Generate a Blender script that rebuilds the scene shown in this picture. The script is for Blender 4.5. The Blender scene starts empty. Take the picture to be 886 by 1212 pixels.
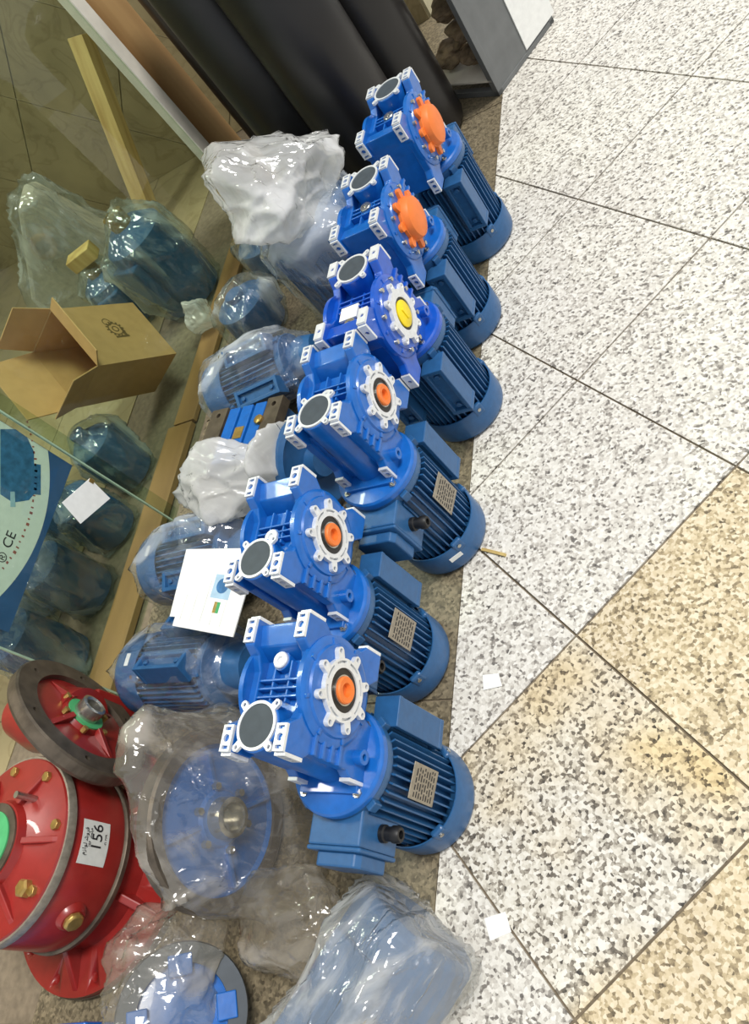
import bpy, bmesh, math, random
from mathutils import Matrix, Vector, noise, geometry
import numpy as np
random.seed(7)
PI = math.pi
scene = bpy.context.scene
# ------------------------------------------------------------------ camera
F, PX, PY = 913.9, 443.0, 606.0
RC = np.array([[0.82915458, 0.12988384, -0.54372132],
               [-0.17176429, -0.86639059, -0.46889697],
               [-0.53197718, 0.48217997, -0.69606232]])
CAM = np.array([0.69565785, -0.00449727, 1.22690116])
cd = bpy.data.cameras.new('camera'); cam = bpy.data.objects.new('camera', cd)
scene.collection.objects.link(cam); scene.camera = cam
cd.sensor_width = 36; cd.lens = F / 1212 * 36; cd.clip_start = 0.02
cam.matrix_world = Matrix(((RC[0][0], -RC[1][0], -RC[2][0], CAM[0]),
                           (RC[0][1], -RC[1][1], -RC[2][1], CAM[1]),
                           (RC[0][2], -RC[1][2], -RC[2][2], CAM[2]), (0, 0, 0, 1)))
# ------------------------------------------------------------------ light
w = bpy.data.worlds.new('sky'); scene.world = w; w.use_nodes = True
w.node_tree.nodes['Background'].inputs[0].default_value = (0.93, 0.97, 1.0, 1)
w.node_tree.nodes['Background'].inputs[1].default_value = 0.66
sun = bpy.data.lights.new('daylight_offscreen', 'SUN'); sun.energy = 2.5; sun.angle = math.radians(16); sun.color = (1, .97, .92)
so = bpy.data.objects.new('daylight_offscreen', sun); scene.collection.objects.link(so)
so.rotation_euler = Vector((-0.55, -0.16, -1.0)).to_track_quat('-Z', 'Y').to_euler()
def tube(name, p, size, sy, e, rz=0, col=(1, .97, .9)):
    l = bpy.data.lights.new(name, 'AREA'); l.shape = 'RECTANGLE'; l.size = size; l.size_y = sy; l.energy = e; l.color = col
    o = bpy.data.objects.new(name, l); scene.collection.objects.link(o); o.location = p; o.rotation_euler = (0, 0, rz)
tube('shop_ceiling_lamp_offscreen', (-1.9, 1.3, 2.66), .14, 1.5, 40)
vs = scene.view_settings
vs.view_transform = 'Standard'; vs.look = 'None'; vs.gamma = 1; vs.use_curve_mapping = False
vs.exposure = 0.2

def ray(x, y): return RC.T @ np.array([(x - PX) / F, (y - PY) / F, 1.0])
def at(x, y, axis, v):
    d = ray(x, y); t = (v - CAM[axis]) / d[axis]; return Vector(CAM + t * d)
# ------------------------------------------------------------------ materials
def srgb(r, g, b):
    f = lambda c: (c / 255 / 12.92) if c <= 10 else ((c / 255 + .055) / 1.055) ** 2.4
    return (f(r), f(g), f(b), 1)
MATS = {}
def mat(name, col, rough=.5, metal=0, var=.12, scale=40, bump=0, coat=0, spec=.5):
    m = bpy.data.materials.new(name); m.use_nodes = True; nt = m.node_tree; b = nt.nodes['Principled BSDF']
    c = srgb(*col)
    tc = nt.nodes.new('ShaderNodeTexCoord'); n = nt.nodes.new('ShaderNodeTexNoise')
    n.inputs['Scale'].default_value = scale; n.inputs['Detail'].default_value = 5
    nt.links.new(tc.outputs['Object'], n.inputs['Vector'])
    r = nt.nodes.new('ShaderNodeValToRGB')
    r.color_ramp.elements[0].position = .3; r.color_ramp.elements[1].position = .7
    r.color_ramp.elements[0].color = tuple(x * (1 - var) for x in c[:3]) + (1,)
    r.color_ramp.elements[1].color = tuple(min(1, x * (1 + var)) for x in c[:3]) + (1,)
    nt.links.new(n.outputs['Fac'], r.inputs['Fac']); nt.links.new(r.outputs['Color'], b.inputs['Base Color'])
    b.inputs['Roughness'].default_value = rough; b.inputs['Metallic'].default_value = metal
    b.inputs['Coat Weight'].default_value = coat; b.inputs['Specular IOR Level'].default_value = spec
    if bump:
        bp = nt.nodes.new('ShaderNodeBump'); bp.inputs['Strength'].default_value = bump; bp.inputs['Distance'].default_value = .002
        nt.links.new(n.outputs['Fac'], bp.inputs['Height']); nt.links.new(bp.outputs['Normal'], b.inputs['Normal'])
    MATS[name] = m; return m
mat('gear_blue', (18, 96, 178), .3, 0, .1, 60, .12, .3)
mat('gear_blue_b', (12, 80, 182), .28, 0, .1, 60, .1, .3)
mat('motor_blue', (38, 88, 136), .4, 0, .1, 70, .15, .1)
mat('alu', (222, 224, 226), .38, .25, .08, 120, .1)
mat('steel', (190, 188, 180), .25, .9, .15, 80)
mat('iron', (98, 88, 76), .45, .55, .35, 30, .2)
mat('cap_grey', (62, 70, 78), .55, 0, .12, 60)
mat('black', (14, 14, 16), .5, 0, .2, 40)
mat('rubber', (24, 22, 22), .4, 0, .2, 80)
mat('orange', (232, 120, 48), .45, 0, .06, 40)
mat('yellow', (240, 212, 20), .45, 0, .06, 40)
mat('brass', (176, 146, 84), .35, .7, .25, 60)
mat('red', (138, 34, 30), .35, 0, .14, 25, .1, .25)
mat('green', (72, 164, 104), .5, 0, .1, 40)
mat('paper', (238, 238, 234), .8, 0, .04, 60)
mat('paper_grey', (205, 206, 200), .8, 0, .08, 60)
mat('plate', (150, 142, 128), .4, .5, .2, 90)
mat('ink', (36, 34, 36), .7, 0, .1, 60)
mat('ink_blue', (60, 112, 160), .7, 0, .3, 60)
mat('ink_pale', (170, 200, 220), .7, 0, .1, 60)
mat('ink_red', (170, 90, 80), .7, 0, .1, 60)
mat('poster_blue', (58, 94, 150), .6, 0, .1, 20)
mat('card', (192, 152, 100), .8, 0, .07, 30, .05)
mat('card_ink', (112, 88, 52), .8, 0, .1, 30)
mat('cloth', (196, 186, 168), .9, 0, .15, 60, .3)
mat('white_metal', (224, 218, 204), .5, 0, .08, 20)
mat('pipe_black', (20, 17, 16), .36, 0, .4, 6, .15)
mat('cab_grey', (112, 114, 114), .5, .2, .1, 20)
stretch_scrap = mat('scrap', (128, 110, 86), .8, 0, .6, 26, 1.0)

def stretched(name, col, dark, scale, vec, rough=.6):
    m = mat(name, col, rough); nt = m.node_tree
    n = [x for x in nt.nodes if x.type == 'TEX_NOISE'][0]; tc = [x for x in nt.nodes if x.type == 'TEX_COORD'][0]
    mp = nt.nodes.new('ShaderNodeMapping'); mp.inputs['Scale'].default_value = vec
    nt.links.new(tc.outputs['Object'], mp.inputs['Vector']); nt.links.new(mp.outputs['Vector'], n.inputs['Vector'])
    n.inputs['Scale'].default_value = scale
    r = [x for x in nt.nodes if x.type == 'VALTORGB'][0]
    r.color_ramp.elements[0].color = srgb(*dark); r.color_ramp.elements[1].color = srgb(*col)
    return m
stretched('wood', (196, 160, 108), (140, 104, 62), 8, (1, 1, .08))
stretched('wood_pale', (208, 184, 118), (168, 138, 78), 10, (3, 3, .3))
stretched('wood_plank', (172, 132, 84), (116, 84, 50), 8, (1, .08, 1))

def granite(name, stops, warm=None):
    m = bpy.data.materials.new(name); m.use_nodes = True; nt = m.node_tree; b = nt.nodes['Principled BSDF']
    tc = nt.nodes.new('ShaderNodeTexCoord')
    v = nt.nodes.new('ShaderNodeTexNoise'); v.inputs['Scale'].default_value = 70; v.inputs['Detail'].default_value = 4; v.inputs['Roughness'].default_value = .65
    nt.links.new(tc.outputs['Object'], v.inputs['Vector'])
    r = nt.nodes.new('ShaderNodeValToRGB'); r.color_ramp.interpolation = 'LINEAR'
    e = r.color_ramp.elements
    e[0].position, e[0].color = stops[0][0], srgb(*stops[0][1]); e[1].position, e[1].color = stops[-1][0], srgb(*stops[-1][1])
    for p, c in stops[1:-1]:
        k = e.new(p); k.color = srgb(*c)
    vo = nt.nodes.new('ShaderNodeTexVoronoi'); vo.inputs['Scale'].default_value = 185; vo.inputs['Randomness'].default_value = 1
    dz = nt.nodes.new('ShaderNodeVectorMath'); dz.operation = 'MULTIPLY_ADD'; nt.links.new(v.outputs['Color'], dz.inputs[0]); dz.inputs[1].default_value = (.006, .006, .006); nt.links.new(tc.outputs['Object'], dz.inputs[2])
    nt.links.new(dz.outputs[0], vo.inputs['Vector'])
    sp = nt.nodes.new('ShaderNodeSeparateColor'); nt.links.new(vo.outputs['Color'], sp.inputs[0])
    m1 = nt.nodes.new('ShaderNodeMath'); m1.operation = 'MULTIPLY_ADD'; nt.links.new(sp.outputs[0], m1.inputs[0]); m1.inputs[1].default_value = .36
    m2 = nt.nodes.new('ShaderNodeMath'); m2.operation = 'MULTIPLY_ADD'; nt.links.new(v.outputs['Fac'], m2.inputs[0]); m2.inputs[1].default_value = .44; m2.inputs[2].default_value = .125
    nt.links.new(m2.outputs[0], m1.inputs[2])
    nt.links.new(m1.outputs[0], r.inputs['Fac'])
    out = r.outputs['Color']
    if warm:
        n2 = nt.nodes.new('ShaderNodeTexNoise'); n2.inputs['Scale'].default_value = warm[0]; n2.inputs['Detail'].default_value = 3
        nt.links.new(tc.outputs['Object'], n2.inputs['Vector'])
        mr = nt.nodes.new('ShaderNodeMapRange'); mr.inputs['From Min'].default_value = warm[1]; mr.inputs['From Max'].default_value = warm[2]
        nt.links.new(n2.outputs['Fac'], mr.inputs['Value'])
        mx = nt.nodes.new('ShaderNodeMix'); mx.data_type = 'RGBA'; mx.blend_type = 'MULTIPLY'
        nt.links.new(mr.outputs['Result'], mx.inputs['Factor']); nt.links.new(out, mx.inputs['A']); mx.inputs['B'].default_value = srgb(*warm[3])
        out = mx.outputs['Result']
    nt.links.new(out, b.inputs['Base Color'])
    b.inputs['Roughness'].default_value = .45
    MATS[name] = m
W_ST = [(.29, (84, 80, 76)), (.37, (140, 134, 126)), (.43, (188, 182, 172)), (.50, (210, 205, 195)), (.60, (222, 218, 208)), (.72, (234, 230, 222))]
granite('granite_white', W_ST)
granite('granite_mixed', [(.30, (62, 58, 54)), (.39, (126, 118, 106)), (.46, (186, 179, 165)), (.53, (212, 206, 192)), (.72, (230, 226, 216))], (2.6, .45, .62, (246, 226, 184)))
granite('granite_yellow', [(.30, (84, 74, 58)), (.38, (142, 126, 98)), (.45, (182, 164, 130)), (.53, (208, 191, 158)), (.72, (224, 211, 186))])
granite('stone_brown', [(.30, (74, 66, 52)), (.5, (112, 102, 82)), (.7, (138, 126, 102))])
mat('grout', (120, 108, 90), .9, 0, .2, 60)
mat('grout_pale', (176, 168, 138), .9, 0, .1, 40)
def marble():
    m = mat('marble', (146, 134, 102), .35, 0, .16, 5); nt = m.node_tree; b = nt.nodes['Principled BSDF']
    tc = [x for x in nt.nodes if x.type == 'TEX_COORD'][0]; r = [x for x in nt.nodes if x.type == 'VALTORGB'][0]
    n = nt.nodes.new('ShaderNodeTexNoise'); n.inputs['Scale'].default_value = 5; n.inputs['Detail'].default_value = 8; n.inputs['Distortion'].default_value = 1.4
    nt.links.new(tc.outputs['Object'], n.inputs['Vector'])
    rr = nt.nodes.new('ShaderNodeValToRGB'); e = rr.color_ramp.elements
    e[0].position = .46; e[0].color = (1, 1, 1, 1); e[1].position = .54; e[1].color = (1, 1, 1, 1); k = e.new(.5); k.color = (.78, .75, .7, 1)
    nt.links.new(n.outputs['Fac'], rr.inputs['Fac'])
    mx = nt.nodes.new('ShaderNodeMix'); mx.data_type = 'RGBA'; mx.blend_type = 'MULTIPLY'; mx.inputs['Factor'].default_value = .8
    nt.links.new(r.outputs['Color'], mx.inputs['A']); nt.links.new(rr.outputs['Color'], mx.inputs['B']); nt.links.new(mx.outputs['Result'], b.inputs['Base Color'])
marble()

def film(name, tint, body, lo, hi, gloss=.34, rough=.09, scale=7, crease=.4):
    """clear or milky plastic film: transparent, with whitish streaks and sharp glints"""
    m = bpy.data.materials.new(name); m.use_nodes = True; nt = m.node_tree; nt.nodes.clear(); N = nt.nodes.new; L = nt.links.new
    o = N('ShaderNodeOutputMaterial')
    tr = N('ShaderNodeBsdfTransparent'); tr.inputs[0].default_value = tint + (1,)
    df = N('ShaderNodeBsdfDiffuse'); df.inputs[0].default_value = body + (1,)
    tl = N('ShaderNodeBsdfTranslucent'); tl.inputs[0].default_value = body + (1,)
    mb = N('ShaderNodeMixShader'); mb.inputs[0].default_value = .4; L(df.outputs[0], mb.inputs[1]); L(tl.outputs[0], mb.inputs[2])
    tc = N('ShaderNodeTexCoord'); mp = N('ShaderNodeMapping'); mp.inputs['Scale'].default_value = (1, 1.6, .5); mp.inputs['Rotation'].default_value = (.5, .3, .8)
    L(tc.outputs['Object'], mp.inputs[0])
    n = N('ShaderNodeTexNoise'); n.inputs['Scale'].default_value = scale; n.inputs['Detail'].default_value = 5; n.inputs['Distortion'].default_value = .6
    L(mp.outputs[0], n.inputs['Vector'])
    mr = N('ShaderNodeMapRange'); mr.interpolation_type = 'SMOOTHSTEP'; mr.inputs['From Min'].default_value = .48; mr.inputs['From Max'].default_value = .68
    mr.inputs['To Min'].default_value = lo; mr.inputs['To Max'].default_value = hi; L(n.outputs['Fac'], mr.inputs['Value'])
    m1 = N('ShaderNodeMixShader'); L(mr.outputs[0], m1.inputs[0]); L(tr.outputs[0], m1.inputs[1]); L(mb.outputs[0], m1.inputs[2])
    v = N('ShaderNodeTexVoronoi'); v.feature = 'DISTANCE_TO_EDGE'; v.inputs['Scale'].default_value = scale * 3; L(mp.outputs[0], v.inputs['Vector'])
    v2 = N('ShaderNodeTexVoronoi'); v2.feature = 'DISTANCE_TO_EDGE'; v2.inputs['Scale'].default_value = scale * 1.3
    wp = N('ShaderNodeVectorMath'); wp.operation = 'MULTIPLY_ADD'; L(n.outputs['Color'], wp.inputs[0]); wp.inputs[1].default_value = (.12, .12, .12); L(mp.outputs[0], wp.inputs[2]); L(wp.outputs[0], v2.inputs['Vector'])
    cm = N('ShaderNodeMapRange'); cm.interpolation_type = 'SMOOTHSTEP'; cm.inputs['From Min'].default_value = .0; cm.inputs['From Max'].default_value = .045
    cm.inputs['To Min'].default_value = crease; cm.inputs['To Max'].default_value = 0; L(v2.outputs['Distance'], cm.inputs['Value'])
    n3 = N('ShaderNodeTexNoise'); n3.inputs['Scale'].default_value = scale * 1.7; L(tc.outputs['Object'], n3.inputs['Vector'])
    bk = N('ShaderNodeMapRange'); bk.inputs['From Min'].default_value = .45; bk.inputs['From Max'].default_value = .65; L(n3.outputs['Fac'], bk.inputs['Value'])
    cb = N('ShaderNodeMath'); cb.operation = 'MULTIPLY'; L(cm.outputs[0], cb.inputs[0]); L(bk.outputs[0], cb.inputs[1])
    mxm = N('ShaderNodeMath'); mxm.operation = 'MAXIMUM'; L(mr.outputs[0], mxm.inputs[0]); mxm.inputs[1].default_value = 0; L(mxm.outputs[0], m1.inputs[0])
    ad = N('ShaderNodeMath'); ad.operation = 'ADD'; sb = N('ShaderNodeMath'); sb.operation = 'ADD'; L(v.outputs['Distance'], sb.inputs[0]); L(cb.outputs[0], sb.inputs[1]); L(sb.outputs[0], ad.inputs[0]); L(n.outputs['Fac'], ad.inputs[1])
    bp = N('ShaderNodeBump'); bp.inputs['Strength'].default_value = .7; bp.inputs['Distance'].default_value = .012; L(ad.outputs[0], bp.inputs['Height'])
    gl = N('ShaderNodeBsdfGlossy'); gl.inputs['Roughness'].default_value = rough; L(bp.outputs[0], gl.inputs['Normal'])
    fr = N('ShaderNodeFresnel'); fr.inputs[0].default_value = 1.0 + gloss * 2.5; L(bp.outputs[0], fr.inputs['Normal'])
    ge = N('ShaderNodeNewGeometry'); iv = N('ShaderNodeMath'); iv.operation = 'SUBTRACT'; iv.inputs[0].default_value = 1; L(ge.outputs['Backfacing'], iv.inputs[1])
    mu = N('ShaderNodeMath'); mu.operation = 'MULTIPLY'; L(fr.outputs[0], mu.inputs[0]); L(iv.outputs[0], mu.inputs[1])
    m2 = N('ShaderNodeMixShader'); L(mu.outputs[0], m2.inputs[0]); L(m1.outputs[0], m2.inputs[1]); L(gl.outputs[0], m2.inputs[2])
    L(m2.outputs[0], o.inputs[0]); MATS[name] = m
film('film_clear', (.95, .97, .98), (.88, .92, .96), .08, .6)
film('film_dusty', (.88, .86, .80), (.66, .61, .53), .16, .6, .3, .12, 6, .45)
film('film_milky', (.96, .96, .96), (.96, .95, .94), .4, .92, .36, .08, 6, .8)
film('film_white', (.95, .95, .95), (.90, .89, .87), .6, .95, .2, .25, 5, .9)
film('film_wrap', (.9, .9, .88), (.80, .79, .75), .22, .8, .36, .1, 9, .6)
film('film_dark', (.84, .88, .86), (.66, .71, .68), .08, .6, .4)
def glass():
    m = bpy.data.materials.new('glass'); m.use_nodes = True; nt = m.node_tree; nt.nodes.clear()
    o = nt.nodes.new('ShaderNodeOutputMaterial'); tr = nt.nodes.new('ShaderNodeBsdfTransparent'); tr.inputs[0].default_value = (.84, .9, .84, 1)
    gl = nt.nodes.new('ShaderNodeBsdfGlossy'); gl.inputs['Roughness'].default_value = .02
    fr = nt.nodes.new('ShaderNodeFresnel'); fr.inputs[0].default_value = 1.45
    ge = nt.nodes.new('ShaderNodeNewGeometry'); iv = nt.nodes.new('ShaderNodeMath'); iv.operation = 'SUBTRACT'; iv.inputs[0].default_value = 1; nt.links.new(ge.outputs['Backfacing'], iv.inputs[1])
    mu = nt.nodes.new('ShaderNodeMath'); mu.operation = 'MULTIPLY'; nt.links.new(fr.outputs[0], mu.inputs[0]); nt.links.new(iv.outputs[0], mu.inputs[1])
    mx = nt.nodes.new('ShaderNodeMixShader'); nt.links.new(mu.outputs[0], mx.inputs[0]); nt.links.new(tr.outputs[0], mx.inputs[1]); nt.links.new(gl.outputs[0], mx.inputs[2])
    nt.links.new(mx.outputs[0], o.inputs[0]); MATS['glass'] = m
glass(); mat('glass_edge', (150, 176, 150), .3)

# ------------------------------------------------------------------ builders
COL = scene.collection
def frame(o, z, x=None):
    """matrix whose local z is the given direction"""
    z = Vector(z).normalized(); x = Vector(x) if x is not None else (Vector((0, 0, 1)) if abs(z.z) < .9 else Vector((1, 0, 0)))
    x = (x - z * x.dot(z)).normalized(); y = z.cross(x)
    m = Matrix((x, y, z)).transposed().to_4x4(); m.translation = Vector(o); return m
AX = lambda o, s=1: frame(o, (s, 0, 0), (0, 0, 1))
SPLIT = {'boss', 'screw', 'lug', 'gusset', 'hole', 'rib', 'bolt', 'side_rail'}
class MB:
    def __init__(s): s.v = []; s.f = []; s.sm = []
    def add(s, vs, fs, M=None, smooth=False):
        b = len(s.v); s.v += [tuple(M @ Vector(p)) if M else tuple(p) for p in vs]
        s.f += [[b + i for i in f] for f in fs]; s.sm += [smooth] * len(fs); return s
    def box(s, x0, x1, y0, y1, z0, z1, M=None):
        vs = [(x, y, z) for x in (x0, x1) for y in (y0, y1) for z in (z0, z1)]
        return s.add(vs, [(0, 1, 3, 2), (4, 6, 7, 5), (0, 4, 5, 1), (2, 3, 7, 6), (0, 2, 6, 4), (1, 5, 7, 3)], M)
    def prism(s, poly, h0, h1, M=None):
        n = len(poly); vs = [(p[0], p[1], h0) for p in poly] + [(p[0], p[1], h1) for p in poly]
        return s.add(vs, [list(range(n))[::-1], list(range(n, 2 * n))] + [(i, (i + 1) % n, n + (i + 1) % n, n + i) for i in range(n)], M)
    def lathe(s, prof, n=32, M=None, smooth=True):
        vs = []; k = len(prof)
        for i in range(n):
            a = 2 * PI * i / n; vs += [(r * math.cos(a), r * math.sin(a), z) for r, z in prof]
        fs = [(i * k + j, ((i + 1) % n) * k + j, ((i + 1) % n) * k + j + 1, i * k + j + 1) for i in range(n) for j in range(k - 1)]
        b = len(s.v); s.add(vs, fs, M, smooth)
        for j in (0, k - 1):
            if prof[j][0] > 1e-6: s.f.append([b + i * k + j for i in range(n)]); s.sm.append(False)
        return s
    def cyl(s, r, z0, z1, n=24, M=None): return s.lathe([(r, z0), (r, z1)], n, M)
    def ring(s, r0, r1, z0, z1, n=40, M=None):
        return s.lathe_closed([(r0, z0), (r1, z0), (r1, z1), (r0, z1)], n, M)
    def lathe_closed(s, prof, n=40, M=None):
        k = len(prof); vs = []
        for i in range(n):
            a = 2 * PI * i / n; vs += [(r * math.cos(a), r * math.sin(a), z) for r, z in prof]
        return s.add(vs, [(i * k + j, ((i + 1) % n) * k + j, ((i + 1) % n) * k + (j + 1) % k, i * k + (j + 1) % k) for i in range(n) for j in range(k)], M)
    def lobed(s, rin, rout, nl, rl, rho, z0, z1, M=None, ph=0, n=160):
        vs = []
        for i in range(n):
            a = 2 * PI * i / n; d = ((a - ph + PI / nl) % (2 * PI / nl)) - PI / nl
            q = rho * rho - (rl * math.sin(d)) ** 2
            R = max(rout, rl * math.cos(d) + math.sqrt(q)) if q > 0 else rout
            c, t = math.cos(a), math.sin(a)
            vs += [(rin * c, rin * t, z0), (R * c, R * t, z0), (R * c, R * t, z1), (rin * c, rin * t, z1)]
        return s.add(vs, [(i * 4 + j, ((i + 1) % n) * 4 + j, ((i + 1) % n) * 4 + (j + 1) % 4, i * 4 + (j + 1) % 4) for i in range(n) for j in range(4)], M)
    def tube(s, pts, r, n=8):
        for a, b in zip(pts, pts[1:]):
            d = Vector(b) - Vector(a); s.cyl(r, 0, d.length, n, frame(a, d))
        return s
    def build(s, name, m, parent=None, bevel=0):
        if name in SPLIT and parent:
            up = list(range(len(s.v)))
            def find(i):
                while up[i] != i: up[i] = up[up[i]]; i = up[i]
                return i
            for f in s.f:
                for k in f[1:]: up[find(k)] = find(f[0])
            grp = {}
            for f, sm in zip(s.f, s.sm): grp.setdefault(find(f[0]), []).append((f, sm))
            if len(grp) > 1:
                for g in grp.values():
                    q = MB(); ids = sorted({i for f, _ in g for i in f}); ix = {i: k for k, i in enumerate(ids)}
                    q.v = [s.v[i] for i in ids]; q.f = [[ix[i] for i in f] for f, _ in g]; q.sm = [sm for _, sm in g]
                    o = q.build(name, m, parent, bevel)
                return o
        me = bpy.data.meshes.new(name); me.from_pydata(s.v, [], s.f)
        bm = bmesh.new(); bm.from_mesh(me)
        for f, sm in zip(bm.faces, s.sm): f.smooth = sm
        bmesh.ops.recalc_face_normals(bm, faces=bm.faces); bm.to_mesh(me); bm.free()
        me.materials.append(MATS[m]); o = bpy.data.objects.new(name, me); COL.objects.link(o)
        if parent: o.parent = parent
        if any(s.sm): 
            try: me.set_sharp_from_angle(angle=math.radians(35))
            except Exception: pass
        if bevel:
            b = o.modifiers.new('bevel', 'BEVEL'); b.width = bevel; b.segments = 2; b.limit_method = 'ANGLE'; b.angle_limit = math.radians(40)
        return o
def cut(o, mb):
    """sink real holes into a part"""
    c = mb.build('cutter', 'black'); pr = o.parent; o.parent = None; bpy.context.view_layer.update(); md = o.modifiers.new('cut', 'BOOLEAN'); md.operation = 'DIFFERENCE'; md.object = c; md.solver = 'EXACT'; md.use_self = True
    bpy.context.view_layer.update(); dg = bpy.context.evaluated_depsgraph_get(); me = bpy.data.meshes.new_from_object(o.evaluated_get(dg))
    me.name = o.data.name; m = o.data.materials[0]; o.modifiers.clear(); o.data = me; me.materials.clear(); me.materials.append(m)
    bpy.data.objects.remove(c); o.parent = pr; return o
def tag(o, label=None, cat=None, group=None, kind=None):
    for k, v in (('label', label), ('category', cat), ('group', group), ('kind', kind)):
        if v: o[k] = v
    return o
def thing(name, label, cat, M=None, group=None):
    o = bpy.data.objects.new(name, None); COL.objects.link(o); o.empty_display_size = .05
    if M: o.matrix_world = M
    return tag(o, label, cat, group)
def loc(x, y, z=0, rz=0): return Matrix.Translation((x, y, z)) @ Matrix.Rotation(rz, 4, 'Z')
def text_mesh(s, size, M, name, m, parent, ext=.0003):
    c = bpy.data.curves.new(name, 'FONT'); c.body = s; c.size = size; c.extrude = ext; c.align_x = 'CENTER'; c.align_y = 'CENTER'; c.resolution_u = 3
    t = bpy.data.objects.new(name, c); COL.objects.link(t)
    dg = bpy.context.evaluated_depsgraph_get(); me = bpy.data.meshes.new_from_object(t.evaluated_get(dg))
    bpy.data.objects.remove(t); me.transform(M); me.name = name; me.materials.clear(); me.materials.append(MATS[m])
    o = bpy.data.objects.new(name, me); COL.objects.link(o); o.parent = parent; return o
def clip(poly, nx, ny, d):
    """keep the side nx*x+ny*y >= d"""
    out = []
    for a, b in zip(poly, poly[1:] + poly[:1]):
        da, db = a[0] * nx + a[1] * ny - d, b[0] * nx + b[1] * ny - d
        if da >= 0: out.append(a)
        if da * db < 0: t = da / (da - db); out.append((a[0] + (b[0] - a[0]) * t, a[1] + (b[1] - a[1]) * t))
    return out
def bag(root, mtl, pad=.012, amp=.012, vox=.011, extra=(), freq=9, seed=0, name='plastic_bag', floor_z=None, smooth=True, nsamp=150):
    """film drawn round the parts of a thing: their hull, loosened and creased"""
    pts = []
    for ch in root.children:
        if ch.type == 'MESH':
            vv = list(ch.data.vertices); st = max(1, len(vv) // 400)
            pts += [ch.matrix_local @ v.co for v in vv[::st]]
    pts += [Vector(p) for p in extra]
    c = sum(pts, Vector()) / len(pts)
    rg = random.Random(seed); pts = rg.sample(pts, min(len(pts), nsamp)) + [Vector(p) for p in extra]
    bm = bmesh.new()
    for p in pts:
        d = (p - c); bm.verts.new(p + d.normalized() * pad)
    r = bmesh.ops.convex_hull(bm, input=bm.verts)
    bmesh.ops.delete(bm, geom=[v for v in bm.verts if not v.link_faces], context='VERTS')
    me = bpy.data.meshes.new(name); bm.to_mesh(me); bm.free()
    o = bpy.data.objects.new(name, me); COL.objects.link(o)
    rm = o.modifiers.new('r', 'REMESH'); rm.mode = 'VOXEL'; rm.voxel_size = vox
    sm = o.modifiers.new('s', 'SMOOTH'); sm.iterations = 1
    dg = bpy.context.evaluated_depsgraph_get(); m2 = bpy.data.meshes.new_from_object(o.evaluated_get(dg)); o.modifiers.clear(); o.data = m2; m2.name = name
    bm = bmesh.new(); bm.from_mesh(m2); bm.normal_update()
    sd = Vector((seed * 3.1, seed * 1.7, seed * 2.3)); Wm = root.matrix_world; Wi = Wm.inverted()
    mv = []
    for v in bm.verts:
        p = v.co + sd; q = Vector((p.x * freq, p.y * freq * 1.3, p.z * freq * .7))
        rg = noise.ridged_multi_fractal(q, 1.0, 2.1, 3, 1.0, 2.0)
        n1 = noise.noise(q * .5)
        dv = noise.voronoi(q * .8)[0]; cr_ = math.exp(-(dv[1] - dv[0]) * 9)
        mv.append(v.co + v.normal * (amp * ((rg - 1.1) * .25 + n1 * .8 + cr_ * 1.3 - .3)))
    for v, p in zip(bm.verts, mv):
        if floor_z is not None:
            wp = Wm @ p
            if wp.z < floor_z: wp.z = floor_z; p = Wi @ wp
        v.co = p
    for f in bm.faces: f.smooth = smooth
    bm.to_mesh(m2); bm.free(); m2.materials.clear(); m2.materials.append(MATS[mtl]); o.parent = root
    return o

# ------------------------------------------------------------------ floor
S = 0.4; q2 = math.sqrt(.5)
def g2w(a, b): return ((a - b) * q2 * S + .235, -(a + b) * q2 * S + 2.2)
fl = tag(MB().box(-3.2, 4, -2.2, 5, -.06, -.004).build('floor', 'grout'), kind='structure')
yellow = {(3, 2), (4, 3), (4, 2), (5, 3)}; mixed = {(3, 3), (4, 4)}
j = .0022
for a in range(-7, 12):
    for b in range(-11, 8):
        c = g2w(a + .5, b + .5)
        if not (-.3 < c[0] < 2.3 and -1.2 < c[1] < 4.6): continue
        J = j / S
        p = [g2w(a + J, b + J), g2w(a + 1 - J, b + J), g2w(a + 1 - J, b + 1 - J), g2w(a + J, b + 1 - J)]
        p = clip(p, 1, 0, .001)
        if len(p) < 3: continue
        k = 'granite_yellow' if (a, b) in yellow else 'granite_mixed' if (a, b) in mixed else 'granite_white'
        MB().prism(p, -.02, random.uniform(-.0006, .0006), None).build('tile', k, fl)
for i in range(7):
    y0 = -1.4 + i * .9
    MB().box(-.93, -.001, y0 + .002, y0 + .898, -.02, -.0005).build('threshold_slab', 'stone_brown', fl)
for i in range(5):
    for k in range(7):
        MB().box(-3.1 + k * .44 - .9 * 0, -3.1 + k * .44 + .436, -1.4 + i * .9, -1.4 + i * .9 + .896, -.02, -.001).build('tile', 'marble', fl) if -3.1 + k * .44 + .436 < -.94 else None
# ------------------------------------------------------------------ shell of the shop
WY = 2.95
wl = tag(MB().box(-3.1, -.32, WY, WY + .12, -.004, 2.7).build('wall_back', 'grout_pale'), kind='structure')
cr = at(20, 117, 1, WY); TS = .46
for a in range(-9, 9):
    for b in range(-9, 9):
        J = .003 / TS
        uv = lambda a, b: (cr.x + (a - b) * q2 * TS, cr.z + (a + b) * q2 * TS)
        p = [uv(a + J, b + J), uv(a + 1 - J, b + J), uv(a + 1 - J, b + 1 - J), uv(a + J, b + 1 - J)]
        for cl in ((1, 0, -3.09), (-1, 0, .33), (0, 1, 0), (0, -1, -2.69)):
            if len(p) > 2: p = clip(p, *cl)
        if len(p) < 3: continue
        MB().prism(p, 0, .006, Matrix(((1, 0, 0, 0), (0, 0, -1, WY), (0, 1, 0, 0), (0, 0, 0, 1)))).build('tile', 'marble', wl)
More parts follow.
